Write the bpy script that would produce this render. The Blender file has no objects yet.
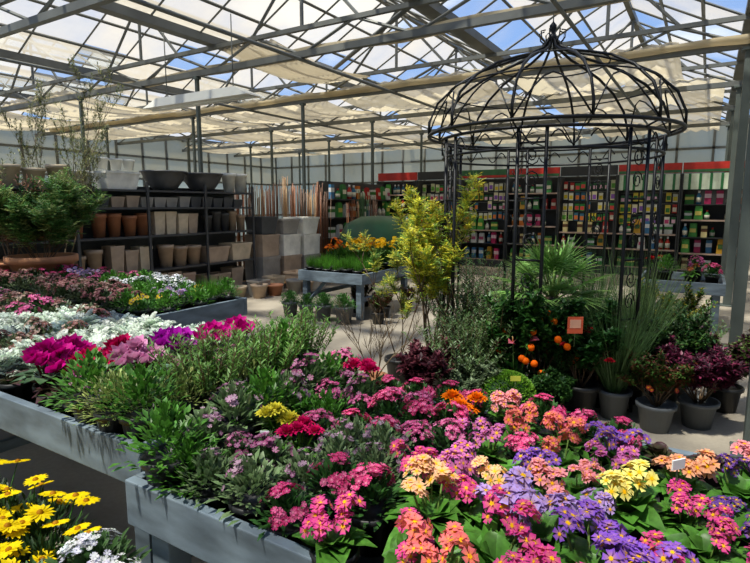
import bpy, math, random
from mathutils import Vector, Matrix
from math import sin, cos, pi, radians
R = random.Random(11)
SC = bpy.context.scene
COL = SC.collection
YAW = radians(31.5)
Z = Vector((0, 0, 1))

def C(x, y):
    return (x*cos(YAW)-y*sin(YAW), x*sin(YAW)+y*cos(YAW))

def H(h):
    h = h.lstrip('#')
    o = []
    for i in (0, 2, 4):
        c = int(h[i:i+2], 16)/255
        o.append(c/12.92 if c <= .04045 else ((c+.055)/1.055)**2.4)
    return tuple(o)

def mixc(a, b, t):
    return tuple(a[i]*(1-t)+b[i]*t for i in range(3))

def jit(c, k=.15):
    f = 1+R.uniform(-k, k)
    return (c[0]*f, c[1]*f*(1+R.uniform(-k, k)*.3), c[2]*f)

# ------------------------------------------------------------ materials
def nn(nt, t, **kw):
    n = nt.nodes.new(t)
    for k, v in kw.items():
        setattr(n, k, v)
    return n

def mat(name, col, rough=.6, metal=0, var=.2, scale=6, bump=.0, bscale=40, stretch=None):
    m = bpy.data.materials.new(name); m.use_nodes = True
    nt = m.node_tree; b = nt.nodes['Principled BSDF']
    tc = nn(nt, 'ShaderNodeTexCoord')
    no = nn(nt, 'ShaderNodeTexNoise'); no.inputs['Scale'].default_value = scale; no.inputs['Detail'].default_value = 7
    src = tc.outputs['Object']
    if stretch:
        mp = nn(nt, 'ShaderNodeMapping'); mp.inputs['Scale'].default_value = stretch
        nt.links.new(src, mp.inputs['Vector']); src = mp.outputs[0]
    nt.links.new(src, no.inputs['Vector'])
    mr = nn(nt, 'ShaderNodeMapRange'); mr.inputs[3].default_value = 1-var; mr.inputs[4].default_value = 1+var
    mr.inputs[1].default_value = .3; mr.inputs[2].default_value = .7
    nt.links.new(no.outputs['Fac'], mr.inputs[0])
    vm = nn(nt, 'ShaderNodeVectorMath', operation='SCALE')
    vm.inputs[0].default_value = col
    nt.links.new(mr.outputs[0], vm.inputs['Scale'])
    nt.links.new(vm.outputs[0], b.inputs['Base Color'])
    b.inputs['Roughness'].default_value = rough
    b.inputs['Metallic'].default_value = metal
    if bump:
        n2 = nn(nt, 'ShaderNodeTexNoise'); n2.inputs['Scale'].default_value = bscale
        nt.links.new(src, n2.inputs['Vector'])
        bp = nn(nt, 'ShaderNodeBump'); bp.inputs['Strength'].default_value = bump
        nt.links.new(n2.outputs['Fac'], bp.inputs['Height'])
        nt.links.new(bp.outputs[0], b.inputs['Normal'])
    return m

def attrmat(name, transl=.3, rough=.5, var=.25, scale=60, objvar=.15, spec=.4):
    m = bpy.data.materials.new(name); m.use_nodes = True
    nt = m.node_tree; b = nt.nodes['Principled BSDF']; out = nt.nodes['Material Output']
    at = nn(nt, 'ShaderNodeAttribute', attribute_name='Col')
    tc = nn(nt, 'ShaderNodeTexCoord')
    no = nn(nt, 'ShaderNodeTexNoise'); no.inputs['Scale'].default_value = scale
    nt.links.new(tc.outputs['Object'], no.inputs['Vector'])
    mr = nn(nt, 'ShaderNodeMapRange'); mr.inputs[1].default_value = .3; mr.inputs[2].default_value = .7
    mr.inputs[3].default_value = 1-var; mr.inputs[4].default_value = 1+var
    nt.links.new(no.outputs['Fac'], mr.inputs[0])
    oi = nn(nt, 'ShaderNodeObjectInfo')
    m2 = nn(nt, 'ShaderNodeMapRange'); m2.inputs[3].default_value = 1-objvar; m2.inputs[4].default_value = 1+objvar
    nt.links.new(oi.outputs['Random'], m2.inputs[0])
    mu = nn(nt, 'ShaderNodeMath', operation='MULTIPLY')
    nt.links.new(mr.outputs[0], mu.inputs[0]); nt.links.new(m2.outputs[0], mu.inputs[1])
    vm = nn(nt, 'ShaderNodeVectorMath', operation='SCALE')
    nt.links.new(at.outputs['Color'], vm.inputs[0]); nt.links.new(mu.outputs[0], vm.inputs['Scale'])
    nt.links.new(vm.outputs[0], b.inputs['Base Color'])
    b.inputs['Roughness'].default_value = rough
    b.inputs['Specular IOR Level'].default_value = spec
    if transl > 0:
        tr = nn(nt, 'ShaderNodeBsdfTranslucent'); nt.links.new(vm.outputs[0], tr.inputs['Color'])
        mx = nn(nt, 'ShaderNodeMixShader'); mx.inputs[0].default_value = transl
        nt.links.new(b.outputs[0], mx.inputs[1]); nt.links.new(tr.outputs[0], mx.inputs[2])
        nt.links.new(mx.outputs[0], out.inputs['Surface'])
    return m

LEAF = attrmat('leaf_green', .3, .45, .3)
PETAL = attrmat('petal_soft', .3, .6, .12, 90, .1, .15)
ATT = attrmat('painted_plastic', 0, .45, .1, 8, .0)
STEEL = mat('galvanised_steel', H('686a66'), .55, .2, .2, 3)
IRON = mat('black_iron', H('101113'), .45, .4, .2, 10)
WOODG = mat('grey_painted_wood', H('64717b'), .65, 0, .4, 5, .35, 30, (1, 1, 3))
TRAY = mat('dark_tray_liner', H('1c1c1a'), .8, 0, .2, 10)
SHELFM = mat('dark_shelf_steel', H('47484a'), .5, .3, .15, 5)
WHITEM = mat('white_enamel', H('d4d4cc'), .4, 0, .05, 4)
TERRA = mat('terracotta_clay', H('a8734e'), .8, 0, .2, 8, .1)
POTG = mat('grey_plastic_pot', H('585c5f'), .5, 0, .1, 8)
POTB = mat('black_plastic_pot', H('18191a'), .45, 0, .15, 8)
PALW = mat('pale_pallet_wood', H('a08058'), .8, 0, .25, 6, .2, 30)

def glassmat(name, tint, opac_lo, opac_hi, white=(.9, .9, .86), nz=.3):
    m = bpy.data.materials.new(name); m.use_nodes = True
    nt = m.node_tree; nt.nodes.remove(nt.nodes['Principled BSDF']); out = nt.nodes['Material Output']
    tp = nn(nt, 'ShaderNodeBsdfTransparent'); tp.inputs[0].default_value = (*tint, 1)
    df = nn(nt, 'ShaderNodeBsdfDiffuse'); df.inputs[0].default_value = (*white, 1)
    tl = nn(nt, 'ShaderNodeBsdfTranslucent'); tl.inputs[0].default_value = (*white, 1)
    m1 = nn(nt, 'ShaderNodeMixShader'); m1.inputs[0].default_value = .65
    nt.links.new(df.outputs[0], m1.inputs[1]); nt.links.new(tl.outputs[0], m1.inputs[2])
    m2 = nn(nt, 'ShaderNodeMixShader')
    nt.links.new(tp.outputs[0], m2.inputs[1]); nt.links.new(m1.outputs[0], m2.inputs[2])
    tc = nn(nt, 'ShaderNodeTexCoord')
    no = nn(nt, 'ShaderNodeTexNoise'); no.inputs['Scale'].default_value = 1.3; no.inputs['Detail'].default_value = 6
    nt.links.new(tc.outputs['Object'], no.inputs['Vector'])
    ad = nn(nt, 'ShaderNodeMath', operation='MULTIPLY_ADD')
    ad.inputs[1].default_value = nz; ad.inputs[2].default_value = -nz*.5
    nt.links.new(no.outputs['Fac'], ad.inputs[0])
    mr = nn(nt, 'ShaderNodeMapRange'); mr.inputs[3].default_value = opac_lo; mr.inputs[4].default_value = opac_hi
    at = nn(nt, 'ShaderNodeAttribute', attribute_name='Col')
    nt.links.new(at.outputs['Fac'], mr.inputs[0])
    sm = nn(nt, 'ShaderNodeMath', operation='ADD', use_clamp=True)
    nt.links.new(mr.outputs[0], sm.inputs[0]); nt.links.new(ad.outputs[0], sm.inputs[1])
    nt.links.new(sm.outputs[0], m2.inputs[0])
    nt.links.new(m2.outputs[0], out.inputs['Surface'])
    return m
GLASS = glassmat('greenhouse_glass', (.93, .97, .98), .08, .78, white=(.66, .60, .47), nz=.45)
DARKP = glassmat('dim_polycarbonate', (.45, .5, .44), .6, .9, white=(.34, .37, .32))
POLY = glassmat('hazy_polycarbonate', (.5, .52, .44), .75, .95, white=(.34, .32, .23), nz=.5)
SCREEN = glassmat('cream_screen_cloth', (1, .93, .8), .8, .9, white=(.64, .56, .40), nz=.1)

# ------------------------------------------------------------ mesh builder
class MB:
    def __init__(s):
        s.V = []; s.C = []; s.F = []; s.M = []
    def v(s, p, c=(.5, .5, .5)):
        s.V.append((p[0], p[1], p[2])); s.C.append(c); return len(s.V)-1
    def f(s, ids, mi=0):
        s.F.append(tuple(ids)); s.M.append(mi)
    def box(s, c, d, col=(.5, .5, .5), mi=0, rz=0, top=1.0):
        x, y, z = c; a, b, h = d[0]/2, d[1]/2, d[2]/2
        cr, sr = cos(rz), sin(rz)
        ids = []
        for k, (sx, sy, sz) in enumerate([(-1,-1,-1),(1,-1,-1),(1,1,-1),(-1,1,-1),(-1,-1,1),(1,-1,1),(1,1,1),(-1,1,1)]):
            q = top if sz > 0 else 1
            px, py = sx*a*q, sy*b*q
            ids.append(s.v((x+px*cr-py*sr, y+px*sr+py*cr, z+sz*h), col))
        for q in ((0,3,2,1),(4,5,6,7),(0,1,5,4),(1,2,6,5),(2,3,7,6),(3,0,4,7)):
            s.f([ids[i] for i in q], mi)
    def tube(s, pts, r, sides=6, col=(.5, .5, .5), mi=0, cap=True, closed=False):
        pts = [Vector(p) for p in pts]; n = len(pts); rings = []
        for i, p in enumerate(pts):
            if closed: d = pts[(i+1) % n]-pts[i-1]
            else: d = pts[min(i+1, n-1)]-pts[max(i-1, 0)]
            if d.length < 1e-9: d = Vector((0, 0, 1))
            d.normalize()
            a = Z if abs(d.z) < .9 else Vector((1, 0, 0))
            s1 = d.cross(a).normalized(); s2 = s1.cross(d)
            rr = r[i] if isinstance(r, (list, tuple)) else r
            rings.append([s.v(p+s1*rr*cos(2*pi*k/sides)+s2*rr*sin(2*pi*k/sides), col) for k in range(sides)])
        m = n if closed else n-1
        for i in range(m):
            A = rings[i]; B = rings[(i+1) % n]
            for k in range(sides):
                s.f((A[k], A[(k+1) % sides], B[(k+1) % sides], B[k]), mi)
        if cap and not closed:
            s.f(rings[0][::-1], mi); s.f(rings[-1], mi)
    def lathe(s, prof, n=20, o=(0, 0, 0), col=(.5, .5, .5), mi=0):
        rings = []
        for r, z in prof:
            rings.append([s.v((o[0]+r*cos(2*pi*k/n), o[1]+r*sin(2*pi*k/n), o[2]+z), col) for k in range(n)])
        for i in range(len(rings)-1):
            for k in range(n):
                s.f((rings[i][k], rings[i][(k+1) % n], rings[i+1][(k+1) % n], rings[i+1][k]), mi)
        s.f(rings[0][::-1], mi); s.f(rings[-1], mi)
    def leaf(s, p, d, L, W, c0, c1, n=3, droop=.3, fold=.2, tw=0, pw=.8):
        p = Vector(p); d = Vector(d).normalized()
        sd = d.cross(Z)
        if sd.length < .08:
            a = R.uniform(0, 6.28); sd = Vector((cos(a), sin(a), 0))
        sd.normalize()
        if tw: sd = Matrix.Rotation(tw, 3, d) @ sd
        nr = sd.cross(d)
        pr = None
        for i in range(n+1):
            t = i/n
            c = p+d*L*t; c.z -= droop*L*t*t
            w = W*.5*max(.07, sin(pi*min(1, t**pw*.97+.02)))
            col = mixc(c0, c1, t)
            row = (s.v(c-sd*w+nr*fold*w, col), s.v(c, mixc(col, (0, 0, 0), .12)), s.v(c+sd*w+nr*fold*w, col))
            if pr:
                s.f((pr[0], pr[1], row[1], row[0])); s.f((pr[1], pr[2], row[2], row[1]))
            pr = row
    def dia(s, p, d, L, W, c0, c1):
        p = Vector(p); d = Vector(d).normalized()
        sd = d.cross(Vector((R.uniform(-1, 1), R.uniform(-1, 1), 1.2)))
        if sd.length < .01: sd = Vector((1, 0, 0))
        sd.normalize()
        m = p+d*L*.5
        a = s.v(p, c0); b = s.v(m-sd*W*.5, c1); c = s.v(p+d*L, c1); e = s.v(m+sd*W*.5, c0)
        s.f((a, b, c, e))
    def flower(s, p, nrm, r, col, eye, np=5, cup=.15, edge=None, inner=None):
        p = Vector(p); nrm = Vector(nrm).normalized()
        a = nrm.cross(Vector((.3, .7, .2))); a.normalize(); b = nrm.cross(a)
        ph = R.uniform(0, 6.28)
        ci = s.v(p, inner or mixc(col, eye, .5))
        edge = edge or col
        def pt(ang, rr, h): return p+(a*cos(ang)+b*sin(ang))*rr+nrm*h
        da = pi/np
        for k in range(np):
            g = ph+2*pi*k/np
            l1 = s.v(pt(g-da*.85, r*.55, cup*r*.5), col); l2 = s.v(pt(g-da*.62, r, cup*r), edge)
            m = s.v(pt(g, r*.88, cup*r), edge)
            r2 = s.v(pt(g+da*.62, r, cup*r), edge); r1 = s.v(pt(g+da*.85, r*.55, cup*r*.5), col)
            s.f((ci, l1, l2, m)); s.f((ci, m, r2, r1))
        ids = [s.v(pt(ph+2*pi*k/5, r*.27, cup*r*.35+r*.05), eye) for k in range(5)]
        s.f(ids)
    def build(s, name, mats, smooth=True):
        me = bpy.data.meshes.new(name)
        me.from_pydata(s.V, [], s.F)
        ca = me.color_attributes.new('Col', 'FLOAT_COLOR', 'POINT')
        fl = []
        for c in s.C: fl += [c[0], c[1], c[2], 1]
        ca.data.foreach_set('color', fl)
        for m in (mats if isinstance(mats, (list, tuple)) else [mats]): me.materials.append(m)
        me.polygons.foreach_set('material_index', s.M)
        me.polygons.foreach_set('use_smooth', [smooth]*len(s.F))
        me.update()
        return me

def ob(name, me, loc=(0, 0, 0), rz=0, parent=None, label=None, cat=None, group=None, kind=None, s=None, bev=0):
    o = bpy.data.objects.new(name, me); COL.objects.link(o)
    o.location = loc; o.rotation_euler = (0, 0, rz)
    if s is not None: o.scale = (s, s, s) if isinstance(s, (int, float)) else s
    if parent: o.parent = parent
    if label: o['label'] = label
    if cat: o['category'] = cat
    if group: o['group'] = group
    if kind: o['kind'] = kind
    if bev:
        b = o.modifiers.new('bevel', 'BEVEL'); b.width = bev; b.segments = 2; b.limit_method = 'ANGLE'
    return o

def thing(name, label, cat, loc, parts, rz=0, s=1, group=None):
    e = ob(name, None, loc, rz, label=label, cat=cat, group=group, s=s)
    e.empty_display_size = .05
    for p in parts:
        c = ob(p[0], p[1], parent=e)
        if len(p) > 2 and p[2]: c['label'] = p[2]
    return e

def bmesh_box(name, c, d, m, **k):
    mb = MB(); mb.box((0, 0, 0), d); return ob(name, mb.build(name, m, False), c, **k)

# ------------------------------------------------------------ camera / world / light
cam = bpy.data.cameras.new('camera'); co = bpy.data.objects.new('camera', cam); COL.objects.link(co)
cam.lens = 25.92; cam.sensor_width = 36; cam.clip_start = .05
co.location = (0, 0, 1.6); co.rotation_euler = (radians(82), 0, YAW)
SC.camera = co

w = bpy.data.worlds.new('sky'); SC.world = w; w.use_nodes = True
nt = w.node_tree; bg = nt.nodes['Background']
tc = nn(nt, 'ShaderNodeTexCoord'); no = nn(nt, 'ShaderNodeTexNoise'); no.inputs['Scale'].default_value = 2.6; no.inputs['Detail'].default_value = 8
mp = nn(nt, 'ShaderNodeMapping'); mp.inputs['Scale'].default_value = (1, 1, 2.6)
nt.links.new(tc.outputs['Generated'], mp.inputs[0]); nt.links.new(mp.outputs[0], no.inputs['Vector'])
mr = nn(nt, 'ShaderNodeMapRange'); mr.inputs[1].default_value = .53; mr.inputs[2].default_value = .7
nt.links.new(no.outputs['Fac'], mr.inputs[0])
sx = nn(nt, 'ShaderNodeSeparateXYZ'); nt.links.new(tc.outputs['Generated'], sx.inputs[0])
rp = nn(nt, 'ShaderNodeValToRGB'); E = rp.color_ramp.elements
E[0].position = 0; E[0].color = (.6, .66, .68, 1); E[1].position = .55; E[1].color = (.13, .26, .6, 1)
e_ = E.new(.1); e_.color = (.24, .4, .7, 1)
nt.links.new(sx.outputs['Z'], rp.inputs[0])
mx = nn(nt, 'ShaderNodeMix', data_type='RGBA'); mx.inputs['B'].default_value = (.95, .95, .95, 1)
nt.links.new(mr.outputs[0], mx.inputs['Factor']); nt.links.new(rp.outputs[0], mx.inputs['A'])
nt.links.new(mx.outputs['Result'], bg.inputs[0]); bg.inputs[1].default_value = 1.1

sl = bpy.data.lights.new('sun', 'SUN'); sl.energy = 5.8; sl.angle = radians(3); sl.color = (1, .93, .81)
so = bpy.data.objects.new('sun', sl); COL.objects.link(so)
dx, dy = C(.35, .25)
so.rotation_euler = Vector((dx, dy, -1)).to_track_quat('-Z', 'Y').to_euler()
so.location = (0, 0, 9)
SC.view_settings.view_transform = 'Standard'
SC.view_settings.look = 'None'
SC.view_settings.exposure = 0.38

# ------------------------------------------------------------ shell
X0, X1, Y0, Y1 = -20.14, 4.46, -3.0, 22.6
GUT = [-20.14, -16.04, -11.94, -7.84, -3.74, .36, 4.46]
ZG, ZR = 4.55, 5.65
m = bpy.data.materials.new('concrete_floor'); m.use_nodes = True; nt = m.node_tree; b = nt.nodes['Principled BSDF']
tc = nn(nt, 'ShaderNodeTexCoord')
n1 = nn(nt, 'ShaderNodeTexNoise'); n1.inputs['Scale'].default_value = .9; n1.inputs['Detail'].default_value = 10
n2 = nn(nt, 'ShaderNodeTexNoise'); n2.inputs['Scale'].default_value = 40; n2.inputs['Detail'].default_value = 4
nt.links.new(tc.outputs['Object'], n1.inputs['Vector']); nt.links.new(tc.outputs['Object'], n2.inputs['Vector'])
cr = nn(nt, 'ShaderNodeValToRGB'); cr.color_ramp.elements[0].position = .38; cr.color_ramp.elements[0].color = (*H('7c7468'), 1)
cr.color_ramp.elements[1].position = .62; cr.color_ramp.elements[1].color = (*H('a59c8d'), 1)
nt.links.new(n1.outputs['Fac'], cr.inputs[0])
c2 = nn(nt, 'ShaderNodeMapRange'); c2.inputs[3].default_value = .75; c2.inputs[4].default_value = 1.15
nt.links.new(n2.outputs['Fac'], c2.inputs[0])
vs = nn(nt, 'ShaderNodeVectorMath', operation='SCALE'); nt.links.new(cr.outputs[0], vs.inputs[0]); nt.links.new(c2.outputs[0], vs.inputs['Scale'])
nt.links.new(vs.outputs[0], b.inputs['Base Color']); b.inputs['Roughness'].default_value = .55
FLOORM = m
mb = MB(); ids = [mb.v(p) for p in ((X0, Y0, 0), (X1, Y0, 0), (X1, Y1, 0), (X0, Y1, 0))]; mb.f(ids)
ob('floor', mb.build('floor', FLOORM, False), kind='structure')

def wall(name, a, bb, n):
    mb = MB()
    a = Vector(a); bb = Vector(bb); d = (bb-a)/n
    for i in range(n):
        for (z0, z1, mi) in ((0, 1.1, 2), (1.1, 2.7, 2), (2.7, 3.6, 0), (3.6, ZG, 0)):
            g = R.uniform(.2, 1)
            q = [mb.v((*(a+d*i).xy, z0), (g,)*3), mb.v((*(a+d*(i+1)).xy, z0), (g,)*3), mb.v((*(a+d*(i+1)).xy, z1), (g,)*3), mb.v((*(a+d*i).xy, z1), (g,)*3)]
            mb.f(q, mi)
    for i in range(n+1):
        p = a+d*i; mb.box((p.x, p.y, ZG/2), (.08, .08, ZG), mi=1)
    for z in (.05, 1.1, 2.7, 3.6, ZG-.05):
        c = (a+bb)/2; L = bb-a
        mb.box((c.x, c.y, z), (max(abs(L.x), .08), max(abs(L.y), .08), .08), mi=1)
    ob(name, mb.build(name, [POLY, STEEL, DARKP], False), kind='structure')
wall('wall_back', (X0, Y1, 0), (X1, Y1, 0), 22)
wall('wall_left', (X0, Y0, 0), (X0, Y1, 0), 22)
wall('wall_right', (X1, Y0, 0), (X1, Y1, 0), 22)
wall('wall_front', (X0, Y0, 0), (X1, Y0, 0), 22)

NP = 26
NB = len(GUT)-1
for i in range(NB):
    g0, g1 = GUT[i], GUT[i+1]; rx = (g0+g1)/2
    for side in (0, 1):
        xa, za, xb, zb = (g0, ZG, rx, ZR) if side == 0 else (g1, ZG, rx, ZR)
        mb = MB()
        for k in range(NP):
            ya = Y0+(Y1-Y0)*k/NP; yb = Y0+(Y1-Y0)*(k+1)/NP
            for h in range(3):
                t0, t1 = h/3, (h+1)/3
                pr = .62 if i < 4 else .42
                if ya < 4.0: pr = .06  # unseen panes over the foreground kept mostly clear to let sun onto the tables
                elif ya > 13: pr = .72
                if h == 1 and ya >= 4.4: pr += .12
                g = R.uniform(.7, 1.) if R.random() < pr else R.uniform(0, .12)
                q = []
                for (t, y) in ((t0, ya), (t1, ya), (t1, yb), (t0, yb)):
                    q.append(mb.v((xa+(xb-xa)*t, y, za+(zb-za)*t), (g,)*3))
                mb.f(q)
        for k in range(NP+1):
            y = Y0+(Y1-Y0)*k/NP
            mb.tube([(xa, y, za-.02), (xb, y, zb-.02)], .022 if y > 3 else .014, 4, mi=1)  # bars thinner on the unseen near roof, to block less sun
        for t in (1/3, 2/3):
            x = xa+(xb-xa)*t; z = za+(zb-za)*t-.05
            mb.tube([(x, Y0, z), (x, Y1, z)], .03, 4, mi=1)
        ob('ceiling', mb.build('ceiling', [GLASS, STEEL], False), kind='structure')
    bmesh_box('trim_%d' % (i+1), (rx, (Y0+Y1)/2, ZR-.02), (.1, Y1-Y0, .12), STEEL, kind='structure')
for i, g in enumerate(GUT):
    bmesh_box('trim_%d' % (i+10), (g, (Y0+Y1)/2, ZG-.03), (.2, Y1-Y0, .14), STEEL, kind='structure')

TR = [4.1, 7.2, 10.3, 13.4, 16.5, 19.6]
def truss_mesh():
    mb = MB(); zl, zu = 4.02, 4.42
    L = X1-X0
    mb.box((0, 0, zl), (L, .09, .1)); mb.box((0, 0, zu), (L, .07, .07))
    n = 24
    for k in range(n):
        xa = -L/2+L*k/n; xb = -L/2+L*(k+1)/n
        za, zb = (zl, zu) if k % 2 == 0 else (zu, zl)
        mb.tube([(xa, 0, za), (xb, 0, zb)], .026, 5)
    for i in range(NB):
        rx = (GUT[i]+GUT[i+1])/2-(X0+X1)/2
        mb.tube([(rx, 0, zu), (rx, 0, ZR-.05)], .032, 5)
        for sgn in (-1, 1):
            mb.tube([(rx+sgn*1.1, 0, zu), (rx, 0, ZR-.08)], .028, 5)
    return mb.build('roof_truss', STEEL, False)
TM = truss_mesh()
for y in [1.0]+TR:
    ob('roof_truss', TM, ((X0+X1)/2, y, 0), label='galvanised steel lattice truss under the glass roof', cat='roof truss', group='roof trusses')
for x in (-9.9, -5.8, -1.7, 2.4):
    mb = MB(); mb.tube([(0, Y0+.05, 0), (0, Y1-.05, 0)], .03, 6)
    ob('roof_pipe', mb.build('roof_pipe', STEEL), (x, 0, 3.94), label='thin steel pipe running below the roof trusses', cat='pipe', group='roof pipes')
for (xa, ya, xb, yb) in ((-7.8, 10.3, -3.8, 7.2), (-3.7, 4.1, .3, 7.2)):
    mb = MB(); mb.tube([(xa, ya, 4.42), (xb, yb, 4.42)], .04, 6)
    ob('roof_brace', mb.build('roof_brace', STEEL), label='slanting steel wind brace between two trusses', cat='brace', group='roof braces')
COLMAT = mat('grey_green_paint', H('4f5753'), .5, .2, .15, 4)
def colmesh(t):
    c = MB(); c.box((0, 0, 1.98), (t, t, 3.96)); c.box((0, 0, .01), (t*2.1, t*2.1, .02)); c.box((0, 0, 3.95), (t*1.8, t*1.8, .05))
    return c.build('steel_column', COLMAT, False)
CM = colmesh(.12); CT = colmesh(.06)
for y in TR:
    ob('steel_column', CM, (.36, y, 0), label='square grey steel column holding the roof', cat='column', group='hall columns', bev=.006)
for y in TR[1:]:
    for x in (-8.3, -12.1, -16.04): ob('steel_column', CT, (x, y, 0), label='slim grey steel column behind the pot shelves', cat='column', group='hall columns')
def screen(x0, x1, y0, y1, z):
    mb = MB(); n = 22; m_ = 6
    idx = {}
    for i in range(n+1):
        for j in range(m_+1):
            x = x0+(x1-x0)*i/n; y = y0+(y1-y0)*j/m_
            idx[i, j] = mb.v((x, y, z-.16*sin(pi*j/m_)+(.04 if i % 2 else -.03)*(1 if j % m_ else .5)), (R.uniform(0, 1),)*3)
    for i in range(n):
        for j in range(m_):
            mb.f((idx[i, j], idx[i+1, j], idx[i+1, j+1], idx[i, j+1]))
    ob('shade_screen', mb.build('shade_screen', SCREEN), label='cream shade cloth sagging under the roof', cat='shade screen', group='shade screens')
for (a, b_) in ((-11.8, -8.0), (-7.6, -3.9), (-3.5, -.6), (.6, 4.2)):
    screen(a, b_, 10.3, 13.4, 4.2)
for (a, b_) in ((-16, -12.2), (-11.8, -8.2), (-7.6, -3.9), (-3.5, .1), (.6, 4.2)):
    screen(a, b_, 13.4, 16.5, 4.2)
for (a, b_) in ((-20, -16.4), (-15.8, -12.4), (-11.8, -8.4), (-7.6, -4.0), (-3.5, .1)):
    screen(a, b_, 16.5, 19.6, 4.2); screen(a, b_, 19.6, 22.4, 4.2)
for (a, b_) in ((-19.8, -16.4), (-15.8, -12.6)):
    screen(a, b_, 7.2, 10.3, 4.2); screen(a-.2, b_+.4, 10.3, 13.4, 4.2)
screen(.9, 3.6, 7.2, 10.3, 4.35); screen(-7.6, -6.4, 7.2, 10.3, 4.35)
def bundle(x0, x1, y, z, s_=.75):
    mb = MB(); n = int((x1-x0)/.3); pr = None
    prof = [(-.1, .05), (-.12, -.05), (-.04, -.13), (.06, -.12), (.12, -.03), (.08, .06)]
    for i in range(n+1):
        x = x0+(x1-x0)*i/n; k = s_*(1+.1*sin(i*.9)+R.uniform(-.07, .07)); sag = -.03*abs(sin(i*.35))
        ring = [mb.v((x, y+a*k, z+b_*k+sag), (.6,)*3) for a, b_ in prof]
        if pr:
            for q in range(6): mb.f((pr[q], pr[(q+1) % 6], ring[(q+1) % 6], ring[q]))
        pr = ring
    ob('gathered_shade_cloth', mb.build('gathered_shade_cloth', SCREEN), label='gathered cream shade cloth hanging along a truss', cat='shade cloth', group='gathered shade cloths')
bundle(-19, 3.8, 7.28, 4.1); bundle(-19, 3.8, 10.22, 4.12, .6)
e = ob('strip_light', None, (-7.35, 6.4, 3.3), 0, label='long white strip light hanging on rods under the roof', cat='ceiling light')
mb = MB(); mb.box((0, 0, .06), (2.5, .34, .15), top=.75); ob('lamp_housing', mb.build('lamp_housing', WHITEM, False), parent=e)
mb = MB(); mb.tube([(-1.2, 0, -.02), (1.2, 0, -.02)], .03, 8); ob('lamp_tube', mb.build('lamp_tube', WHITEM), parent=e)
for x in (-.8, .8):
    mb = MB(); mb.tube([(x, 0, .1), (x, 0, 1.25)], .01, 5); ob('hanging_rod', mb.build('hanging_rod', STEEL), parent=e)

# ------------------------------------------------------------ tables
def table(x0, x1, y0, y1, zr, label, bh=.15, deep=.1, nl=2, group=None):
    e = ob('plant_table', None, ((x0+x1)/2, (y0+y1)/2, 0), label=label, cat='table', group=group)
    w_, d_ = x1-x0, y1-y0; t = .035
    def prt(n, c, d, m, bev=.004):
        mb = MB(); mb.box((0, 0, 0), d); return ob(n, mb.build(n, m, False), c, parent=e, bev=bev)
    prt('rim_board', (0, -d_/2+t/2, zr-bh/2), (w_, t, bh), WOODG); prt('rim_board', (0, d_/2-t/2, zr-bh/2), (w_, t, bh), WOODG)
    prt('rim_board', (-w_/2+t/2, 0, zr-bh/2), (t, d_-2*t, bh), WOODG); prt('rim_board', (w_/2-t/2, 0, zr-bh/2), (t, d_-2*t, bh), WOODG)
    prt('tray', (0, 0, zr-deep-.01), (w_-2*t, d_-2*t, .02), TRAY, 0)
    n = max(nl, int(w_/1.3)+1)
    for i in range(n):
        x = -w_/2+.09+(w_-.18)*i/(n-1)
        for y in (-d_/2+.09, d_/2-.09):
            prt('leg', (x, y, (zr-bh)/2), (.085, .085, zr-bh), WOODG)
        prt('cross_rail', (x, 0, .28), (.04, d_-.25, .06), WOODG)
        if i < n-1:
            mb = MB(); mb.tube([(x+.03, -d_/2+.09, zr-bh-.32), (x+.33, -d_/2+.09, zr-bh-.02)], .028, 4)
            ob('knee_brace', mb.build('knee_brace', WOODG, False), parent=e)
    return e
G1 = 'grey plant display tables'
table(-4.95, -1.54, 1.03, 2.08, .81, 'long grey painted table full of cyclamen and herbs', group=G1)
table(-1.5, 1.4, .945, 2.1, .75, 'long grey painted table packed with flowering primroses', group=G1)
table(-5.15, -3.4, 2.36, 3.4, .80, 'grey painted table with heathers and pansies', group=G1)
table(-6.98, -5.2, 2.36, 3.4, .80, 'grey painted table carrying a terracotta bowl', group=G1)
table(-5.12, -3.99, 6.17, 7.64, .66, 'blue grey wooden table with grass and yellow primroses', group=G1)
table(-.75, .25, 7.86, 9.0, .64, 'grey wooden table beside the column with few pots', group=G1)

# ------------------------------------------------------------ plant kinds
G_LT, G_MD, G_DK = H('6a9a34'), H('447530'), H('20421e')
SILV = H('ccd6c8')

def pot_mesh(r=.055, h=.1, m=POTG, name='pot'):
    mb = MB()
    mb.lathe([(r*.75, 0), (r*.95, h*.82), (r*1.06, h*.82), (r*1.06, h), (r*.95, h), (r*.92, h*.9)], 14)
    return mb.build(name, m)
POTS = [pot_mesh(.055, .1, POTB), pot_mesh(.055, .1, POTB), pot_mesh(.055, .1, TERRA)]

def rdir(el0, el1):
    a = R.uniform(0, 2*pi); e = radians(R.uniform(el0, el1))
    return Vector((cos(a)*cos(e), sin(a)*cos(e), sin(e)))

def f_rosette(n=16, L=.1, W=.05, c=G_LT, z=.085, e0=10, e1=65, droop=.45):
    mb = MB()
    for i in range(n):
        d = rdir(e0, e1); l = L*R.uniform(.75, 1.15)
        k = jit(c, .25)
        mb.leaf(Vector((d.x, d.y, 0))*.012+Z*z, d, l, W*R.uniform(.8, 1.2), mixc(k, G_MD, .5), k, 4, droop, .35, R.uniform(-.4, .4))
    return mb

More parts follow.
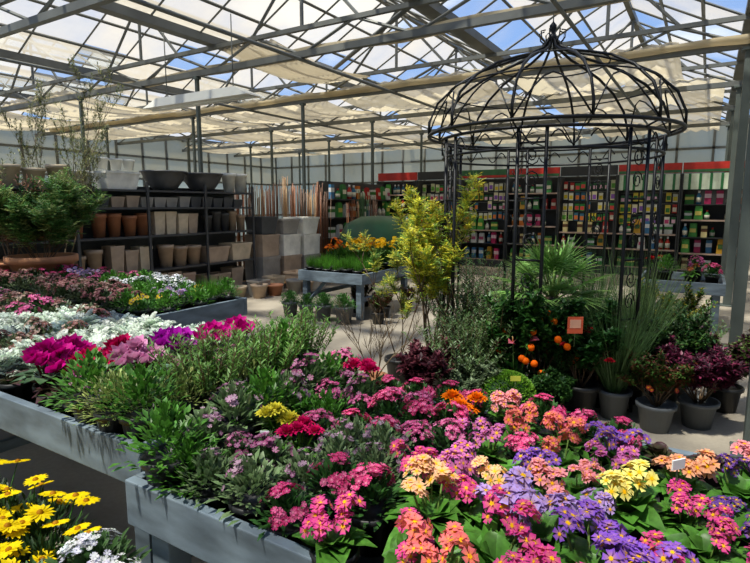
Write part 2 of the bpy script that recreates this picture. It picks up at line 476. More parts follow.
def f_dome(n=150, rad=.075, h=.09, L=.03, W=.012, c=G_MD, z=.09, c2=None):
    mb = MB()
    for i in range(n):
        d = rdir(0, 90); q = R.uniform(.35, 1)
        p = Vector((d.x*rad*q, d.y*rad*q, z+d.z*h*q))
        k = jit(c if (not c2 or R.random() < .6) else c2, .3)
        dd = (d+Vector((R.uniform(-.5, .5), R.uniform(-.5, .5), R.uniform(0, .6)))).normalized()
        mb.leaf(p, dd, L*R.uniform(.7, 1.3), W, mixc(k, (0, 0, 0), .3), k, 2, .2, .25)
    return mb

def b_umbels(col, eye, heads=4, n=12, r=.017, hr=.035, z=(.15, .2), spread=.05, edge=None, np=5):
    mb = MB()
    for h in range(heads):
        a = R.uniform(0, 6.28) if h else 0; q = spread*math.sqrt(R.uniform(.1, 1))
        c = Vector((cos(a+h*2.4)*q, sin(a+h*2.4)*q, R.uniform(*z)))
        mb.tube([(c.x*.2, c.y*.2, .085), (c.x*.6, c.y*.6, c.z*.7), c], .0025, 4, H('6c8a42'))
        for i in range(n):
            d = rdir(-5, 90)
            mb.flower(c+d*hr*R.uniform(.75, 1.05), (d+Z*.3+Vector((R.uniform(-.3, .3), R.uniform(-.3, .3), 0))), r*R.uniform(.75, 1.2), jit(col, .2), eye, np, .12, edge and jit(edge, .12))
    return mb

def b_dense(col, eye, n=110, rad=.075, h=.085, z=.1, r=.0095, col2=None, np=5):
    mb = MB()
    cl = [rdir(15, 90) for _ in range(8)]
    for i in range(n):
        d = (R.choice(cl)*1.0+rdir(0, 90)*.3).normalized()
        p = Vector((d.x*rad, d.y*rad, z+d.z*h))*R.uniform(.96, 1.1)
        mb.flower(p, d, r*R.uniform(.8, 1.3), jit(col if (not col2 or R.random() < .6) else col2, .25), eye, np, .35)
    return mb

def b_cyclamen(col, n=9):
    mb = MB(); dk = mixc(col, (0, 0, 0), .35)
    for i in range(n):
        a = i*2.4+R.uniform(-.4, .4); q = .066*math.sqrt((i+.3)/n); z = R.uniform(.19, .23)-q*.6
        c = Vector((cos(a)*q, sin(a)*q, z))
        mb.tube([(c.x*.3, c.y*.3, .09), (c.x*.8, c.y*.8, z-.02), (c.x, c.y, z+.004), (c.x*1.1, c.y*1.1, z-.006)], .0026, 4, H('6a3a2c'))
        for k in range(6):
            g = 6.28*k/6+a; op = 1.0 if k % 2 else .45
            d = Vector((cos(g)*op+c.x*4, sin(g)*op+c.y*4, 1))
            cc = jit(col, .25)
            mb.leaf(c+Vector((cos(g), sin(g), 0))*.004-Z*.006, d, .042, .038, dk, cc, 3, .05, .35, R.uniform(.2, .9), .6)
    return mb

def f_cyclamen():
    mb = MB()
    for i in range(24):
        d = rdir(8, 55); rr = R.uniform(.04, .1)
        p = Vector((d.x*rr, d.y*rr, .1+R.uniform(0, .06)))
        mb.tube([(0, 0, .085), p], .002, 3, H('5c3a2a'))
        k = jit(H('2f562a'), .25)
        dd = Vector((d.x, d.y, R.uniform(-.1, .35)))
        mb.leaf(p-Vector((d.x, d.y, 0))*.015, dd, .055, .055, jit(H('7a9a74'), .2), k, 4, .2, .2, 0, .6)
    return mb

def ranunc(mb, c, r, col):
    for ring in range(5):
        n = 5+ring*2; el = radians(82-ring*17)
        for k in range(n):
            g = 6.28*k/n+ring
            d = Vector((cos(g)*cos(el), sin(g)*cos(el), sin(el)))
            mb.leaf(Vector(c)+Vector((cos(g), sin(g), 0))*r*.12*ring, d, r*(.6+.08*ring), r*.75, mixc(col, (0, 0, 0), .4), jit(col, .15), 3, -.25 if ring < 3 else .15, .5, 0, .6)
def b_ranunc(col, n=4, r=.03):
    mb = MB()
    for i in range(n):
        a = i*2.2+R.random(); q = .045 if i else .01
        c = (cos(a)*q, sin(a)*q, R.uniform(.15, .19))
        mb.tube([(0, 0, .085), c], .003, 4, G_LT)
        ranunc(mb, c, r*R.uniform(.8, 1.15), col)
    return mb

def f_feathery(n=26, L=.11, c=G_MD, W=.012, lob=6, z=.085, e0=15, e1=75, wl=.012):
    mb = MB()
    for i in range(n):
        d = rdir(e0, e1); l = L*R.uniform(.7, 1.15); k = jit(c, .2)
        base = Vector((0, 0, z))
        mb.leaf(base, d, l, W, k, k, 3, .35, .1)
        sd = d.cross(Z).normalized()
        for j in range(1, lob):
            t = j/lob; p = base+d*l*t-Z*(.35*l*t*t)
            for s_ in (-1, 1):
                mb.dia(p, sd*s_+d*.8, l*.28*(1.2-t), wl, k, jit(k, .15))
    return mb

def f_rosemary(n=26, H_=.13, c=H('55703f'), sp=.07, nd=22, nl=.016, z=.09, nw=.004):
    mb = MB()
    for i in range(n):
        a = R.uniform(0, 6.28); q = R.uniform(0, sp)
        b = Vector((cos(a)*q*.5, sin(a)*q*.5, z)); d = Vector((cos(a)*q*4, sin(a)*q*4, 1)).normalized()
        h = H_*R.uniform(.6, 1.1)
        mb.tube([b, b+d*h], .0016, 3, H('5b4a2c'))
        for j in range(nd):
            p = b+d*h*(j/nd*.95+.1)
            g = R.uniform(0, 6.28)
            mb.dia(p, Vector((cos(g), sin(g), .7)), nl*R.uniform(.7, 1.2), nw, jit(c, .3), jit(mixc(c, G_LT, .4), .2))
    return mb

def f_grass(n=90, L=.14, c=G_LT, z=.09, rad=.045, lean=.35, W=.005, droop=.25, seg=3):
    mb = MB()
    for i in range(n):
        a = R.uniform(0, 6.28); q = R.uniform(0, rad)
        d = Vector((cos(a)*lean*R.random(), sin(a)*lean*R.random(), 1))
        k = jit(c, .3)
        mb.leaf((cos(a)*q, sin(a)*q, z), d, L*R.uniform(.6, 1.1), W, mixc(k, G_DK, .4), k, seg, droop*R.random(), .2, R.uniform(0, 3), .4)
    return mb

def b_daisies(col, n=10, r=.032, z=(.17, .27), sp=.1, ctr=H('b07808'), npet=14):
    mb = MB()
    for i in range(n):
        a = R.uniform(-.5, .5)+i*2.4; q = sp*math.sqrt((i+.5)/n); c = Vector((cos(a)*q, sin(a)*q, R.uniform(*z)))
        mb.tube([(c.x*.4, c.y*.4, .08), c], .002, 4, G_MD)
        nr = Vector((c.x*2+R.uniform(-.3, .3), c.y*2+R.uniform(-.3, .3)-.2, 1)).normalized()
        u = nr.cross(Vector((1, .2, 0))).normalized(); v_ = nr.cross(u)
        for k in range(npet):
            g = 6.28*k/npet; d = u*cos(g)+v_*sin(g)+nr*.1
            mb.leaf(c, d, r*R.uniform(.92, 1.06), r*.4, mixc(col, ctr, .1), jit(col, .08), 3, .08, .15, 0, 1.15)
        rg = [[mb.v(c+(u*cos(6.28*k/8)+v_*sin(6.28*k/8))*r*rr+nr*hh, ctr) for k in range(8)] for rr, hh in ((.24, .002), (.18, .007), (.04, .009))]
        for i2 in range(2):
            for k in range(8): mb.f((rg[i2][k], rg[i2][(k+1) % 8], rg[i2+1][(k+1) % 8], rg[i2+1][k]))
    return mb

LIB = {}
def reg(key, name, label, cat, fn, nvar=3, pot=0):
    vs = []
    for i in range(nvar):
        f, b_ = fn()
        parts = [('pot', POTS[pot]), ('foliage', f.build(name+'_foliage', LEAF))]
        if b_: parts.append(('blossoms', b_.build(name+'_blossoms', PETAL)))
        vs.append(parts)
    LIB[key] = (name, label, cat, vs)

YE = H('f0b80c')
def prim(key, colname, col, eye=YE, edge=None, heads=(3, 5), n=11, r=.0165, name='primrose'):
    reg(key, name, colname+' primrose with crinkled leaves in a pot', 'primrose',
        lambda: (f_rosette(24, .105, .058, H('4f822c'), .095, 14, 72), b_umbels(H(col), eye, R.randint(*heads), n, r*R.uniform(.85, 1.12), .029, (.145, .19), .058, edge=edge and H(edge))), 5)
prim('p_purple', 'violet purple', '5a1c9e', edge='7a48c4')
prim('p_deep', 'deep purple', '3a1480', edge='4c2094')
prim('p_lace', 'white edged purple', '4a1896', edge='b498e0', heads=(4, 6), r=.018)
prim('p_mag', 'bright magenta', 'b80e7c', edge='cc3090')
prim('p_pink', 'pink and cream', 'd84880', edge='ec9cac')
prim('p_salmon', 'salmon red', 'cc2c50', edge='e4707c', heads=(3, 5))
prim('p_peach', 'peach pink', 'dc7858', edge='ecac8c')
prim('p_cream', 'pale yellow and pink', 'e8cc60', edge='eab498')
prim('p_yellow', 'soft yellow', 'dcc83c', edge='ece48c')
prim('p_orchid', 'orchid pink', 'a8389c', edge='c866b8', heads=(3, 5))
prim('p_wine', 'dark wine red', '5c0c2a', edge='7c1638')
def dens(key, colname, col, col2=None, leafc=G_MD, eye=None, n=120, r=.009):
    reg(key, 'wallflower', colname+' dense clustered blooms in a small pot', 'flowering plant',
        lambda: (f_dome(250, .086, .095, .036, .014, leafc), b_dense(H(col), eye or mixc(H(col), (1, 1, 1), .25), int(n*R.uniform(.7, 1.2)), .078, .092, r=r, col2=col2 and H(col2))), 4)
dens('d_pink', 'mauve pink', 'c0407e', 'd870a4', H('44693a'), n=105)
dens('d_rose', 'rose pink', 'd02e74', 'e8689c', H('3a652e'), n=130)
dens('d_mauve', 'dusty mauve', '94406e', 'b8749a', H('5a7848'), n=70)
dens('d_bud', 'green budded mauve', '8c567a', 'a8869a', H('7a9464'), n=36)
dens('d_white', 'white', 'f0f0ee', 'd8d8e8', H('557a44'), n=140, r=.007)
dens('d_skim', 'dusky pink budded', '8a4a50', 'a8726c', H('3c5232'), n=110)
dens('d_brown', 'brownish pink budded', '84524a', 'bca090', H('6a7a56'), n=90)
def ran(key, colname, col):
    reg(key, 'ranunculus', colname+' double ranunculus blooms above ferny leaves', 'ranunculus',
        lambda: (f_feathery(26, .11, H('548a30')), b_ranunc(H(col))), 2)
ran('r_mag', 'hot magenta', 'd00e5e'); ran('r_red', 'crimson red', 'c00822'); ran('r_or', 'bright orange', 'f07c04'); ran('r_ye', 'lemon yellow', 'dcd040')
def cyc(key, colname, col):
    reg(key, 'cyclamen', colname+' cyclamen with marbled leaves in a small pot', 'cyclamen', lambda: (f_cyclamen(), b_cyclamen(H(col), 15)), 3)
cyc('c_mag', 'bright magenta', 'd40a90'); cyc('c_red', 'raspberry pink', 'd01060'); cyc('c_pink', 'pale pink', 'f0a4d0'); cyc('c_vio', 'violet pink', 'b818b0')
reg('g_rose', 'rosemary', 'bushy green rosemary with fine needle leaves', 'herb', lambda: (f_rosemary(64, .15, H('6c9448'), .16, 30, .024, nw=.005), None), 3)
reg('g_thyme', 'thyme', 'low spreading grey green thyme mound', 'herb', lambda: (f_dome(700, .12, .11, .024, .007, H('8a9e56'), c2=H('a8b46c')), None), 2)
reg('g_herb', 'herb', 'leafy bright green herb in a small pot', 'herb', lambda: (f_dome(340, .1, .12, .03, .013, H('548c30')), None), 2)
reg('g_silver', 'silver_ragwort', 'silver ragwort with lacy pale grey leaves', 'foliage plant', lambda: (f_feathery(48, .17, SILV, .016, 8, wl=.022), None), 3)
reg('g_heuch', 'coral_bells', 'dark wine leaved coral bells in a small pot', 'foliage plant', lambda: (f_rosette(34, .08, .045, H('42182a'), .09, 15, 80), None), 2)
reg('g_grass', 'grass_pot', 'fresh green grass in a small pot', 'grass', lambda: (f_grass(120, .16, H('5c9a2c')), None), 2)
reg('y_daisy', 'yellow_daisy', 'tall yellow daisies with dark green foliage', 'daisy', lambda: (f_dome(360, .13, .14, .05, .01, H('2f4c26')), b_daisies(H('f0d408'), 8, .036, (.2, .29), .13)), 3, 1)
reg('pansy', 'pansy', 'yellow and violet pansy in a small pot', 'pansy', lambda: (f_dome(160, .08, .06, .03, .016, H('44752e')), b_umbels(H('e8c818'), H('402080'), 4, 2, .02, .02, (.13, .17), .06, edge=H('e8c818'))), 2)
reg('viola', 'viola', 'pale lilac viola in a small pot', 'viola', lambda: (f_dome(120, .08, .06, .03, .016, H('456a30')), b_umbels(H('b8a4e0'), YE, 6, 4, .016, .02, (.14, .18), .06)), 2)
reg('y_tall', 'yellow_primula', 'tall yellow primula blooms above green leaves', 'primula', lambda: (f_dome(160, .08, .12, .05, .014, H('4a7a2c')), b_umbels(H('ecc81c'), H('e08010'), 5, 8, .016, .028, (.2, .3), .07)), 2)
reg('o_tall', 'orange_primula', 'tall orange primula blooms above green leaves', 'primula', lambda: (f_dome(160, .08, .12, .05, .014, H('4a7a2c')), b_umbels(H('e8701c'), H('e0a010'), 5, 8, .016, .028, (.2, .28), .07)), 2)

def put(key, x, y, z, s=1., group=None):
    name, label, cat, vs = LIB[key]
    return thing(name, label, cat, (x, y, z), R.choice(vs), R.uniform(0, 6.28), s*R.uniform(.9, 1.12), group)

def fill(x0, x1, y0, y1, z, st, seeds, group, s=1., fixed=(), fs=1.15):
    for (fx, fy, fk) in fixed:
        put(fk, fx, fy, z, fs, group)
    ny = int(round((y1-y0)/st)); nx = int(round((x1-x0)/st))
    for i in range(nx):
        for j in range(ny):
            x = x0+(i+.5+(.25 if j % 2 else -.25))*(x1-x0)/nx+R.uniform(-.015, .015); y = y0+(j+.5)*(y1-y0)/ny+R.uniform(-.015, .015)
            x = min(max(x, x0+.06), x1-.06)
            if any((fx-x)**2+(fy-y)**2 < .0085 for fx, fy, _ in fixed): continue
            best = min(seeds, key=lambda q: (q[0]-x)**2+(q[1]-y)**2+R.uniform(0, .02))
            put(R.choice(best[2].split()), x, y, z, s, group)

S2 = [(-1.2, 1.05, 'd_bud g_herb'), (-1.2, 1.25, 'd_bud d_bud d_mauve'), (-1.25, 1.6, 'd_pink d_bud g_herb'), (-1.25, 1.9, 'd_mauve d_pink'),
      (-1.05, 1.12, 'd_bud d_bud d_mauve'), (-.88, 1.02, 'd_rose'), (-.82, 1.12, 'd_rose'), (-1.0, 1.4, 'd_bud d_pink'), (-.95, 1.6, 'd_pink d_rose'), (-1.1, 2.0, 'd_rose d_pink'), (-.85, 1.85, 'd_rose d_pink'),
      (-.8, 1.35, 'd_pink p_mag d_bud'), (-.68, .98, 'p_mag g_herb'), (-.62, 1.12, 'p_mag d_pink'), (-.7, 1.6, 'p_orchid d_pink'), (-.52, 1.68, 'p_orchid d_rose'), (-.55, 1.22, 'p_cream p_pink p_mag'), (-.6, 1.42, 'p_pink p_orchid p_mag'),
      (-.42, 1.02, 'p_salmon p_pink'), (-.3, 1.08, 'p_pink p_mag'), (-.4, 1.48, 'p_orchid p_pink'), (-.3, 1.28, 'p_lace p_purple'), (-.42, 1.85, 'p_salmon p_pink'), (-.25, 2.0, 'd_pink d_rose'), (-.55, 1.98, 'd_rose p_pink'),
      (-.25, 1.6, 'p_wine p_pink p_purple'), (-.15, 1.5, 'p_yellow p_orchid'), (-.18, 1.82, 'p_purple p_purple p_orchid'), (-.1, 1.22, 'p_purple p_mag'), (-.05, 1.35, 'p_mag p_purple p_pink'), (.02, 1.5, 'p_mag p_purple'), (0, 1.7, 'p_purple p_pink p_mag'), (.0, 1.95, 'g_heuch p_pink'),
      (.13, 1.8, 'p_deep'), (.15, 1.55, 'p_purple p_deep'), (.2, 1.3, 'p_mag'), (.3, 1.7, 'p_deep g_heuch'), (.6, 1.5, 'p_pink p_purple p_mag')]
F2 = [(-1.27, 1.4, 'r_ye'), (-1.13, 1.36, 'r_mag'), (-1.26, 1.98, 'r_mag'), (-.73, 1.84, 'r_or'), (-.3, 1.25, 'p_lace'), (-.19, 1.36, 'p_lace'), (-.36, 1.12, 'p_mag'), (-.45, 1.0, 'p_salmon'), (-.56, 1.2, 'p_cream'), (-.46, 1.45, 'p_cream'), (-.13, 1.52, 'p_yellow'), (-.16, 1.18, 'p_purple'), (-.58, 1.64, 'p_orchid'), (-.36, 1.88, 'p_salmon'), (.13, 1.78, 'p_deep'), (-.01, 1.76, 'p_peach'), (-.2, 1.82, 'p_purple'), (-.63, 1.35, 'p_mag'), (-.73, 1.0, 'p_mag')]
fill(-1.36, .75, .985, 2.06, .652, .13, S2, 'potted flowers on the primrose table', 1.05, F2, 1.18)
for (y, k) in ((1.03, 'g_herb'), (1.17, 'd_bud'), (1.31, 'd_bud'), (1.47, 'g_herb'), (1.6, 'd_bud'), (1.74, 'd_mauve'), (1.87, 'g_herb'), (2.0, 'd_pink')):
    put(k, -1.395, y, .685, 1.3, 'potted flowers on the primrose table')
S1 = [(-1.65, 1.12, 'g_thyme g_herb'), (-1.62, 1.4, 'g_rose g_thyme'), (-1.6, 1.75, 'g_rose g_herb'), (-1.62, 2.0, 'g_herb g_rose'), (-1.85, 1.15, 'g_thyme g_rose'), (-1.9, 1.4, 'd_mauve g_thyme'), (-1.85, 1.7, 'd_pink d_mauve g_herb'), (-1.85, 1.95, 'd_pink g_herb'),
      (-2.1, 1.12, 'd_mauve d_bud'), (-2.05, 1.3, 'd_mauve g_thyme d_pink'), (-2.3, 1.12, 'd_bud g_heuch'), (-2.3, 1.5, 'd_bud g_silver'), (-2.2, 1.95, 'g_silver'),
      (-2.5, 1.12, 'g_heuch d_bud'), (-2.6, 1.3, 'g_silver d_bud'), (-2.65, 1.6, 'g_silver'), (-2.6, 1.95, 'g_silver'), (-2.9, 1.95, 'g_silver'), (-3.0, 1.4, 'g_silver d_brown'), (-3.1, 1.8, 'g_silver g_silver d_skim'), (-3.5, 1.6, 'd_brown g_silver'), (-3.5, 1.95, 'd_brown g_silver'), (-4.1, 1.8, 'd_brown d_brown d_pink'), (-4.6, 1.7, 'd_skim d_mauve')]
F1 = [(-2.34, 1.18, 'c_mag'), (-2.2, 1.27, 'c_red'), (-2.06, 1.4, 'c_pink'), (-2.1, 1.62, 'c_vio'), (-2.05, 1.8, 'c_mag'), (-2.08, 2.0, 'c_mag'), (-2.48, 1.33, 'c_mag'), (-2.3, 1.48, 'c_red')]
for (x, y, k) in ((-1.64, 1.12, 'g_herb'), (-1.63, 1.27, 'g_thyme'), (-1.63, 1.41, 'g_rose'), (-1.63, 1.56, 'g_thyme'), (-1.63, 1.71, 'g_rose'), (-1.63, 1.86, 'g_herb'), (-1.64, 2.0, 'g_rose'), (-1.77, 1.1, 'g_thyme'), (-1.92, 1.11, 'g_herb')):
    put(k, x, y, .75, 1.3, 'potted herbs on the cyclamen table')
fill(-2.0, -1.7, 1.17, 2.06, .715, .13, S1, 'potted herbs on the cyclamen table', 1.05)
fill(-4.9, -1.98, 1.07, 2.04, .715, .15, S1, 'potted plants on the cyclamen table', 1.15, F1, 1.28)
S3 = [(-3.55, 2.5, 'g_herb pansy'), (-3.5, 2.9, 'g_herb viola'), (-3.5, 3.25, 'g_herb g_grass'), (-4.0, 2.5, 'd_skim viola'), (-4.0, 3.0, 'pansy d_white g_herb'), (-4.4, 2.6, 'd_skim d_brown'), (-4.4, 3.1, 'd_white g_herb'), (-4.9, 2.7, 'd_skim d_brown'), (-4.9, 3.2, 'g_herb d_pink')]
fill(-5.1, -3.45, 2.41, 3.35, .705, .16, S3, 'potted plants on the heather table', 1.15)
fill(-6.0, -5.25, 2.41, 3.35, .705, .17, [(-5.5, 2.6, 'd_brown d_skim'), (-5.5, 3.1, 'd_rose viola'), (-6.5, 2.7, 'd_skim g_silver')], 'potted plants around the terracotta bowl', 1.2)
fill(-6.9, -6.0, 2.41, 2.9, .705, .17, [(-6.4, 2.6, 'd_rose d_skim')], 'potted plants around the terracotta bowl', 1.1)
fill(-5.05, -4.05, 6.23, 6.75, .565, .17, [(-4.5, 6.4, 'g_grass')], 'grass and yellow flowers on the low table', 1.3)
fill(-5.05, -4.05, 6.75, 7.6, .565, .19, [(-4.3, 7.2, 'y_tall y_tall g_herb'), (-4.9, 7.2, 'o_tall y_tall g_herb')], 'grass and yellow flowers on the low table', 1.75)
e = ob('low_bench', None, (-2.0, .74, 0), label='low dark plank bench carrying potted daisies', cat='bench')
for (n, c, d) in (('plank', (0, -.12, .2), (1.5, .22, .03)), ('plank', (0, .12, .2), (1.5, .22, .03)), ('leg', (-.65, 0, .093), (.06, .4, .185)), ('leg', (.65, 0, .093), (.06, .4, .185))):
    mb = MB(); mb.box((0, 0, 0), d); ob(n, mb.build(n, SHELFM, False), c, parent=e)
for (x, y) in ((-2.55, .84), (-2.35, .62), (-2.32, .86), (-2.1, .66), (-2.12, .9), (-1.87, .66), (-1.94, .88), (-1.78, .82)):
    put('y_daisy', x, y, .215, 1.25, 'yellow daisies on the low bench')
for (x, y) in ((-1.6, .88), (-1.62, .68), (-1.45, .86), (-1.46, .68), (-1.32, .84)):
    put('d_white', x, y, .215, 1.55, 'white flowers on the low bench')

# ------------------------------------------------------------ gazebo
gx, gy = C(1.5, 4.8)
e = ob('garden_gazebo', None, (gx, gy, 0), label='round black wrought iron gazebo with an open domed roof', cat='gazebo')
def circ(r, z, n=48): return [(r*cos(2*pi*k/n), r*sin(2*pi*k/n), z) for k in range(n)]
ZT = 2.16; RO = 1.03; RI = .92
mb = MB()
mb.tube(circ(RI, ZT), .013, 6, closed=True); mb.tube(circ(RI-.02, ZT-.15), .011, 6, closed=True)
mb.tube(circ(RO, ZT+.04, 56), .015, 6, closed=True)
for k in range(21):
    a = 2*pi*k/21
    cc = Vector((cos(a)*(RI-.01), sin(a)*(RI-.01), ZT-.075)); tx = Vector((-sin(a), cos(a), 0))
    mb.tube([cc+tx*(-.1+.2*j/8)+Z*.05*sin(2*pi*j/8) for j in range(9)], .006, 4)
for k in range(12):
    a = 2*pi*k/12; mb.tube([(cos(a)*RI, sin(a)*RI, ZT), (cos(a)*RO, sin(a)*RO, ZT+.04)], .008, 4)
ob('ring_band', mb.build('ring_band', IRON), parent=e)
def ribp(a):
    pr = [(RO, .04), (1.03, .15), (.96, .31), (.8, .46), (.6, .57), (.4, .64), (.23, .69), (.1, .75), (.03, .83)]
    return [(cos(a)*r, sin(a)*r, ZT+h) for r, h in pr]
for k in range(12):
    mb = MB(); mb.tube(ribp(2*pi*k/12), .012, 6); ob('dome_rib', mb.build('dome_rib', IRON), parent=e)
mb = MB()
for r, h in ((.86, .41), (.46, .62)): mb.tube(circ(r, ZT+h), .007, 5, closed=True)
for k in range(12):
    a0 = 2*pi*k/12; a1 = a0+2*pi/12
    pts = []
    for j in range(9):
        t = j/8; a = a0+(a1-a0)*t; hh = sin(pi*t); r = RO-.14*hh**1.3; pts.append((cos(a)*r, sin(a)*r, ZT+.05+.32*hh))
    mb.tube(pts, .007, 4)
ob('dome_arches', mb.build('dome_arches', IRON), parent=e)
mb = MB()
mb.lathe([(.001, .8), (.05, .82), (.03, .86), (.012, .88), (.03, .91), (.03, .94), (.006, .97), (.002, 1.04)], 12, (0, 0, ZT))
for k in range(8):
    a = 2*pi*k/8; mb.tube([(cos(a)*.03, sin(a)*.03, ZT+.76), (cos(a)*.1, sin(a)*.1, ZT+.83), (cos(a)*.11, sin(a)*.11, ZT+.89), (cos(a)*.07, sin(a)*.07, ZT+.9)], .006, 4)
ob('finial', mb.build('finial', IRON), parent=e)
for k in range(7):
    a = 2*pi*k/7+.35
    mb = MB(); tx = Vector((-sin(a), cos(a), 0)); c0 = Vector((cos(a)*.9, sin(a)*.9, 0))
    for s_ in (-1, 1):
        mb.tube([c0+tx*.1*s_, c0+tx*.1*s_+Z*ZT], .014, 6)
    for z in (.02, .3, .75, 1.2, 1.65, 2.05):
        mb.tube([c0-tx*.1+Z*z, c0+tx*.1+Z*z], .008, 5)
    for z in (.52, .97, 1.42, 1.87):
        for s_ in (-1, 1):
            pts = []
            for j in range(15):
                t = j/14; ang = t*1.6*2*pi; rr = .07*(1-t*.75)
                pts.append(c0+tx*(rr*cos(ang)*.8)+Z*(z+s_*(.085+(-rr*sin(ang)))))
            mb.tube(pts, .005, 4)
    ob('lattice_post', mb.build('lattice_post', IRON), parent=e)

# ------------------------------------------------------------ larger plants
def bigpot(r, h, m, nm='pot'):
    mb = MB(); mb.lathe([(r*.72, 0), (r*.92, h*.86), (r*1.05, h*.86), (r*1.05, h), (r*.93, h), (r*.9, h*.88)], 24)
    return mb.build(nm, m)

def branches(bm, lf, base, h, spread, n, leafn, leaf, depth=2, r0=.008, bc=H('5a4632'), up=1.0, sub=.55, first=0, sp2=None):
    def grow(p, d, L, r, dep):
        pts = [p]; q = p.copy(); dd = d.copy()
        for i in range(4):
            dd = (dd+Vector((R.uniform(-.2, .2), R.uniform(-.2, .2), R.uniform(-.03, .12)*up))).normalized()
            q = q+dd*L/4; pts.append(q.copy())
            if dep == 0 or i > 1:
                for _ in range(leafn):
                    if lf is not None: leaf(lf, q-dd*L/4*R.random(), (dd*.5+Vector((R.uniform(-1, 1), R.uniform(-1, 1), R.uniform(-.5, .8)))).normalized())
            if dep > 0 and i > (first if dep == depth else 0):
                for _ in range(2 if not (dep == depth and first) else 3):
                    nd = (dd+Vector((R.uniform(-1, 1), R.uniform(-1, 1), R.uniform(-.1, .7)))*(sp2 or spread)).normalized()
                    grow(q.copy(), nd, L*sub, r*.5, dep-1)
        bm.tube(pts, [r*(1-.17*k) for k in range(5)], 4, bc)
    for i in range(n):
        a = 6.28*i/n+R.random(); d = Vector((cos(a)*spread, sin(a)*spread, 1)).normalized()
        grow(Vector(base)+Vector((cos(a), sin(a), 0))*.02, d, h*R.uniform(.7, 1.0), r0, depth)

def shrub(name, label, cat, x, y, z, pr, ph, pm, h, spread, n, leafn, leaf, depth=2, blos=None, r0=.008, group=None, bc=H('5a4632'), s=1, sub=.55, first=0, sp2=None):
    bm, lf = MB(), MB()
    branches(bm, lf, (0, 0, ph*.9), h, spread, n, leafn, leaf, depth, r0, bc, sub=sub, first=first, sp2=sp2)
    parts = [('pot', bigpot(pr, ph, pm)), ('stems', bm.build('stems', ATT))]
    if lf.V: parts.append(('foliage', lf.build('foliage', LEAF)))
    if blos:
        b_ = MB(); blos(b_); parts.append(('blossoms', b_.build('blossoms', PETAL)))
    thing(name, label, cat, (x, y, z), parts, R.uniform(0, 6), s, group)

def lf_(L, W, c, c2=None, n=2, dr=.2):
    def g(mb, p, d):
        k = jit(c if (c2 is None or R.random() < .6) else c2, .25)
        mb.leaf(p, d, L*R.uniform(.7, 1.2), W, mixc(k, (0, 0, 0), .2), k, n, dr, .2)
    return g
def feather(L, c, c2):
    def g(mb, p, d):
        k = jit(c if R.random() < .6 else c2, .25); sd = d.cross(Z)
        if sd.length < .05: return
        sd.normalize()
        for j in range(7):
            q = p+d*L*j/7
            mb.dia(q, sd+d*.5, L*.3, L*.11, k, k); mb.dia(q, -sd+d*.5, L*.3, L*.11, k, k)
    return g
x, y = C(.5, 4.6)
shrub('mimosa_shrub', 'tall airy mimosa with bright yellow green sprays', 'shrub', x, y, 0, .15, .26, POTB, 1.2, .16, 7, 2, feather(.085, H('ccc43c'), H('84a444')), 2, r0=.01, sub=.3, first=0, sp2=.55)
x, y = C(.22, 4.75)
shrub('mahonia_shrub', 'airy shrub with yellowish leaves in a pot', 'shrub', x, y, 0, .13, .24, POTB, 1.0, .2, 3, 1, feather(.08, H('b0b040'), H('5a7c34')), 2, r0=.008, sub=.25, sp2=.6)
shrub('olive_tree', 'slender olive tree with thin twigs and sparse leaves', 'tree', -7.0, 3.62, 0, .18, .36, POTG, 2.1, .34, 4, 2, lf_(.06, .014, H('6c7650'), H('9a9a68')), 3, r0=.01, bc=H('6b5d48'), sub=.42)
x, y = (-6.15, 3.1)
bm, lf = MB(), MB()
branches(bm, lf, (0, 0, .22), .58, .7, 12, 2, feather(.14, H('54803e'), H('8a9a58')), 2, .008)
tb = MB(); tb.lathe([(.15, 0), (.26, .14), (.31, .27), (.35, .28), (.35, .35), (.31, .35), (.29, .3)], 28)
thing('terracotta_bowl_plant', 'feathery green shrub in a round terracotta bowl', 'potted shrub', (x, y, .715),
      [('pot', tb.build('bowl', TERRA)), ('stems', bm.build('stems', ATT)), ('foliage', lf.build('foliage', LEAF))])
shrub('pieris_shrub', 'dense evergreen shrub with pinkish young leaves', 'shrub', -6.75, 3.08, .715, .15, .25, TERRA, .6, .45, 8, 4, lf_(.08, .02, H('44683a'), H('aa7a68')), 2)

x, y = C(1.5, 4.5)
bm, lf = MB(), MB()
bm.tube([(0, 0, .28), (0, 0, .55), (0, 0, .84)], [.07, .085, .06], 10, H('3a2a1c'))
for i in range(34):
    d = rdir(5, 80); L = R.uniform(.22, .36); p0 = Vector((0, 0, .8)); tip = p0+d*L; k = jit(H('5c9440'), .25)
    bm.tube([p0, tip], .007, 4, H('7f9a54'))
    sd = d.cross(Z).normalized()
    for j in range(17):
        g = radians(-95+190*j/16)
        dd = (d*cos(g)+sd*sin(g)).normalized()
        lf.leaf(tip, dd, .34*(1-.25*abs(sin(g))), .026, k, jit(mixc(k, H('c0d080'), .35), .15), 3, .2, .5, 0, .5)
thing('fan_palm', 'potted fan palm with spiky pleated green fronds', 'palm', (x, y, 0), [('pot', bigpot(.19, .32, POTB)), ('stems', bm.build('stems', ATT)), ('foliage', lf.build('foliage', LEAF))])

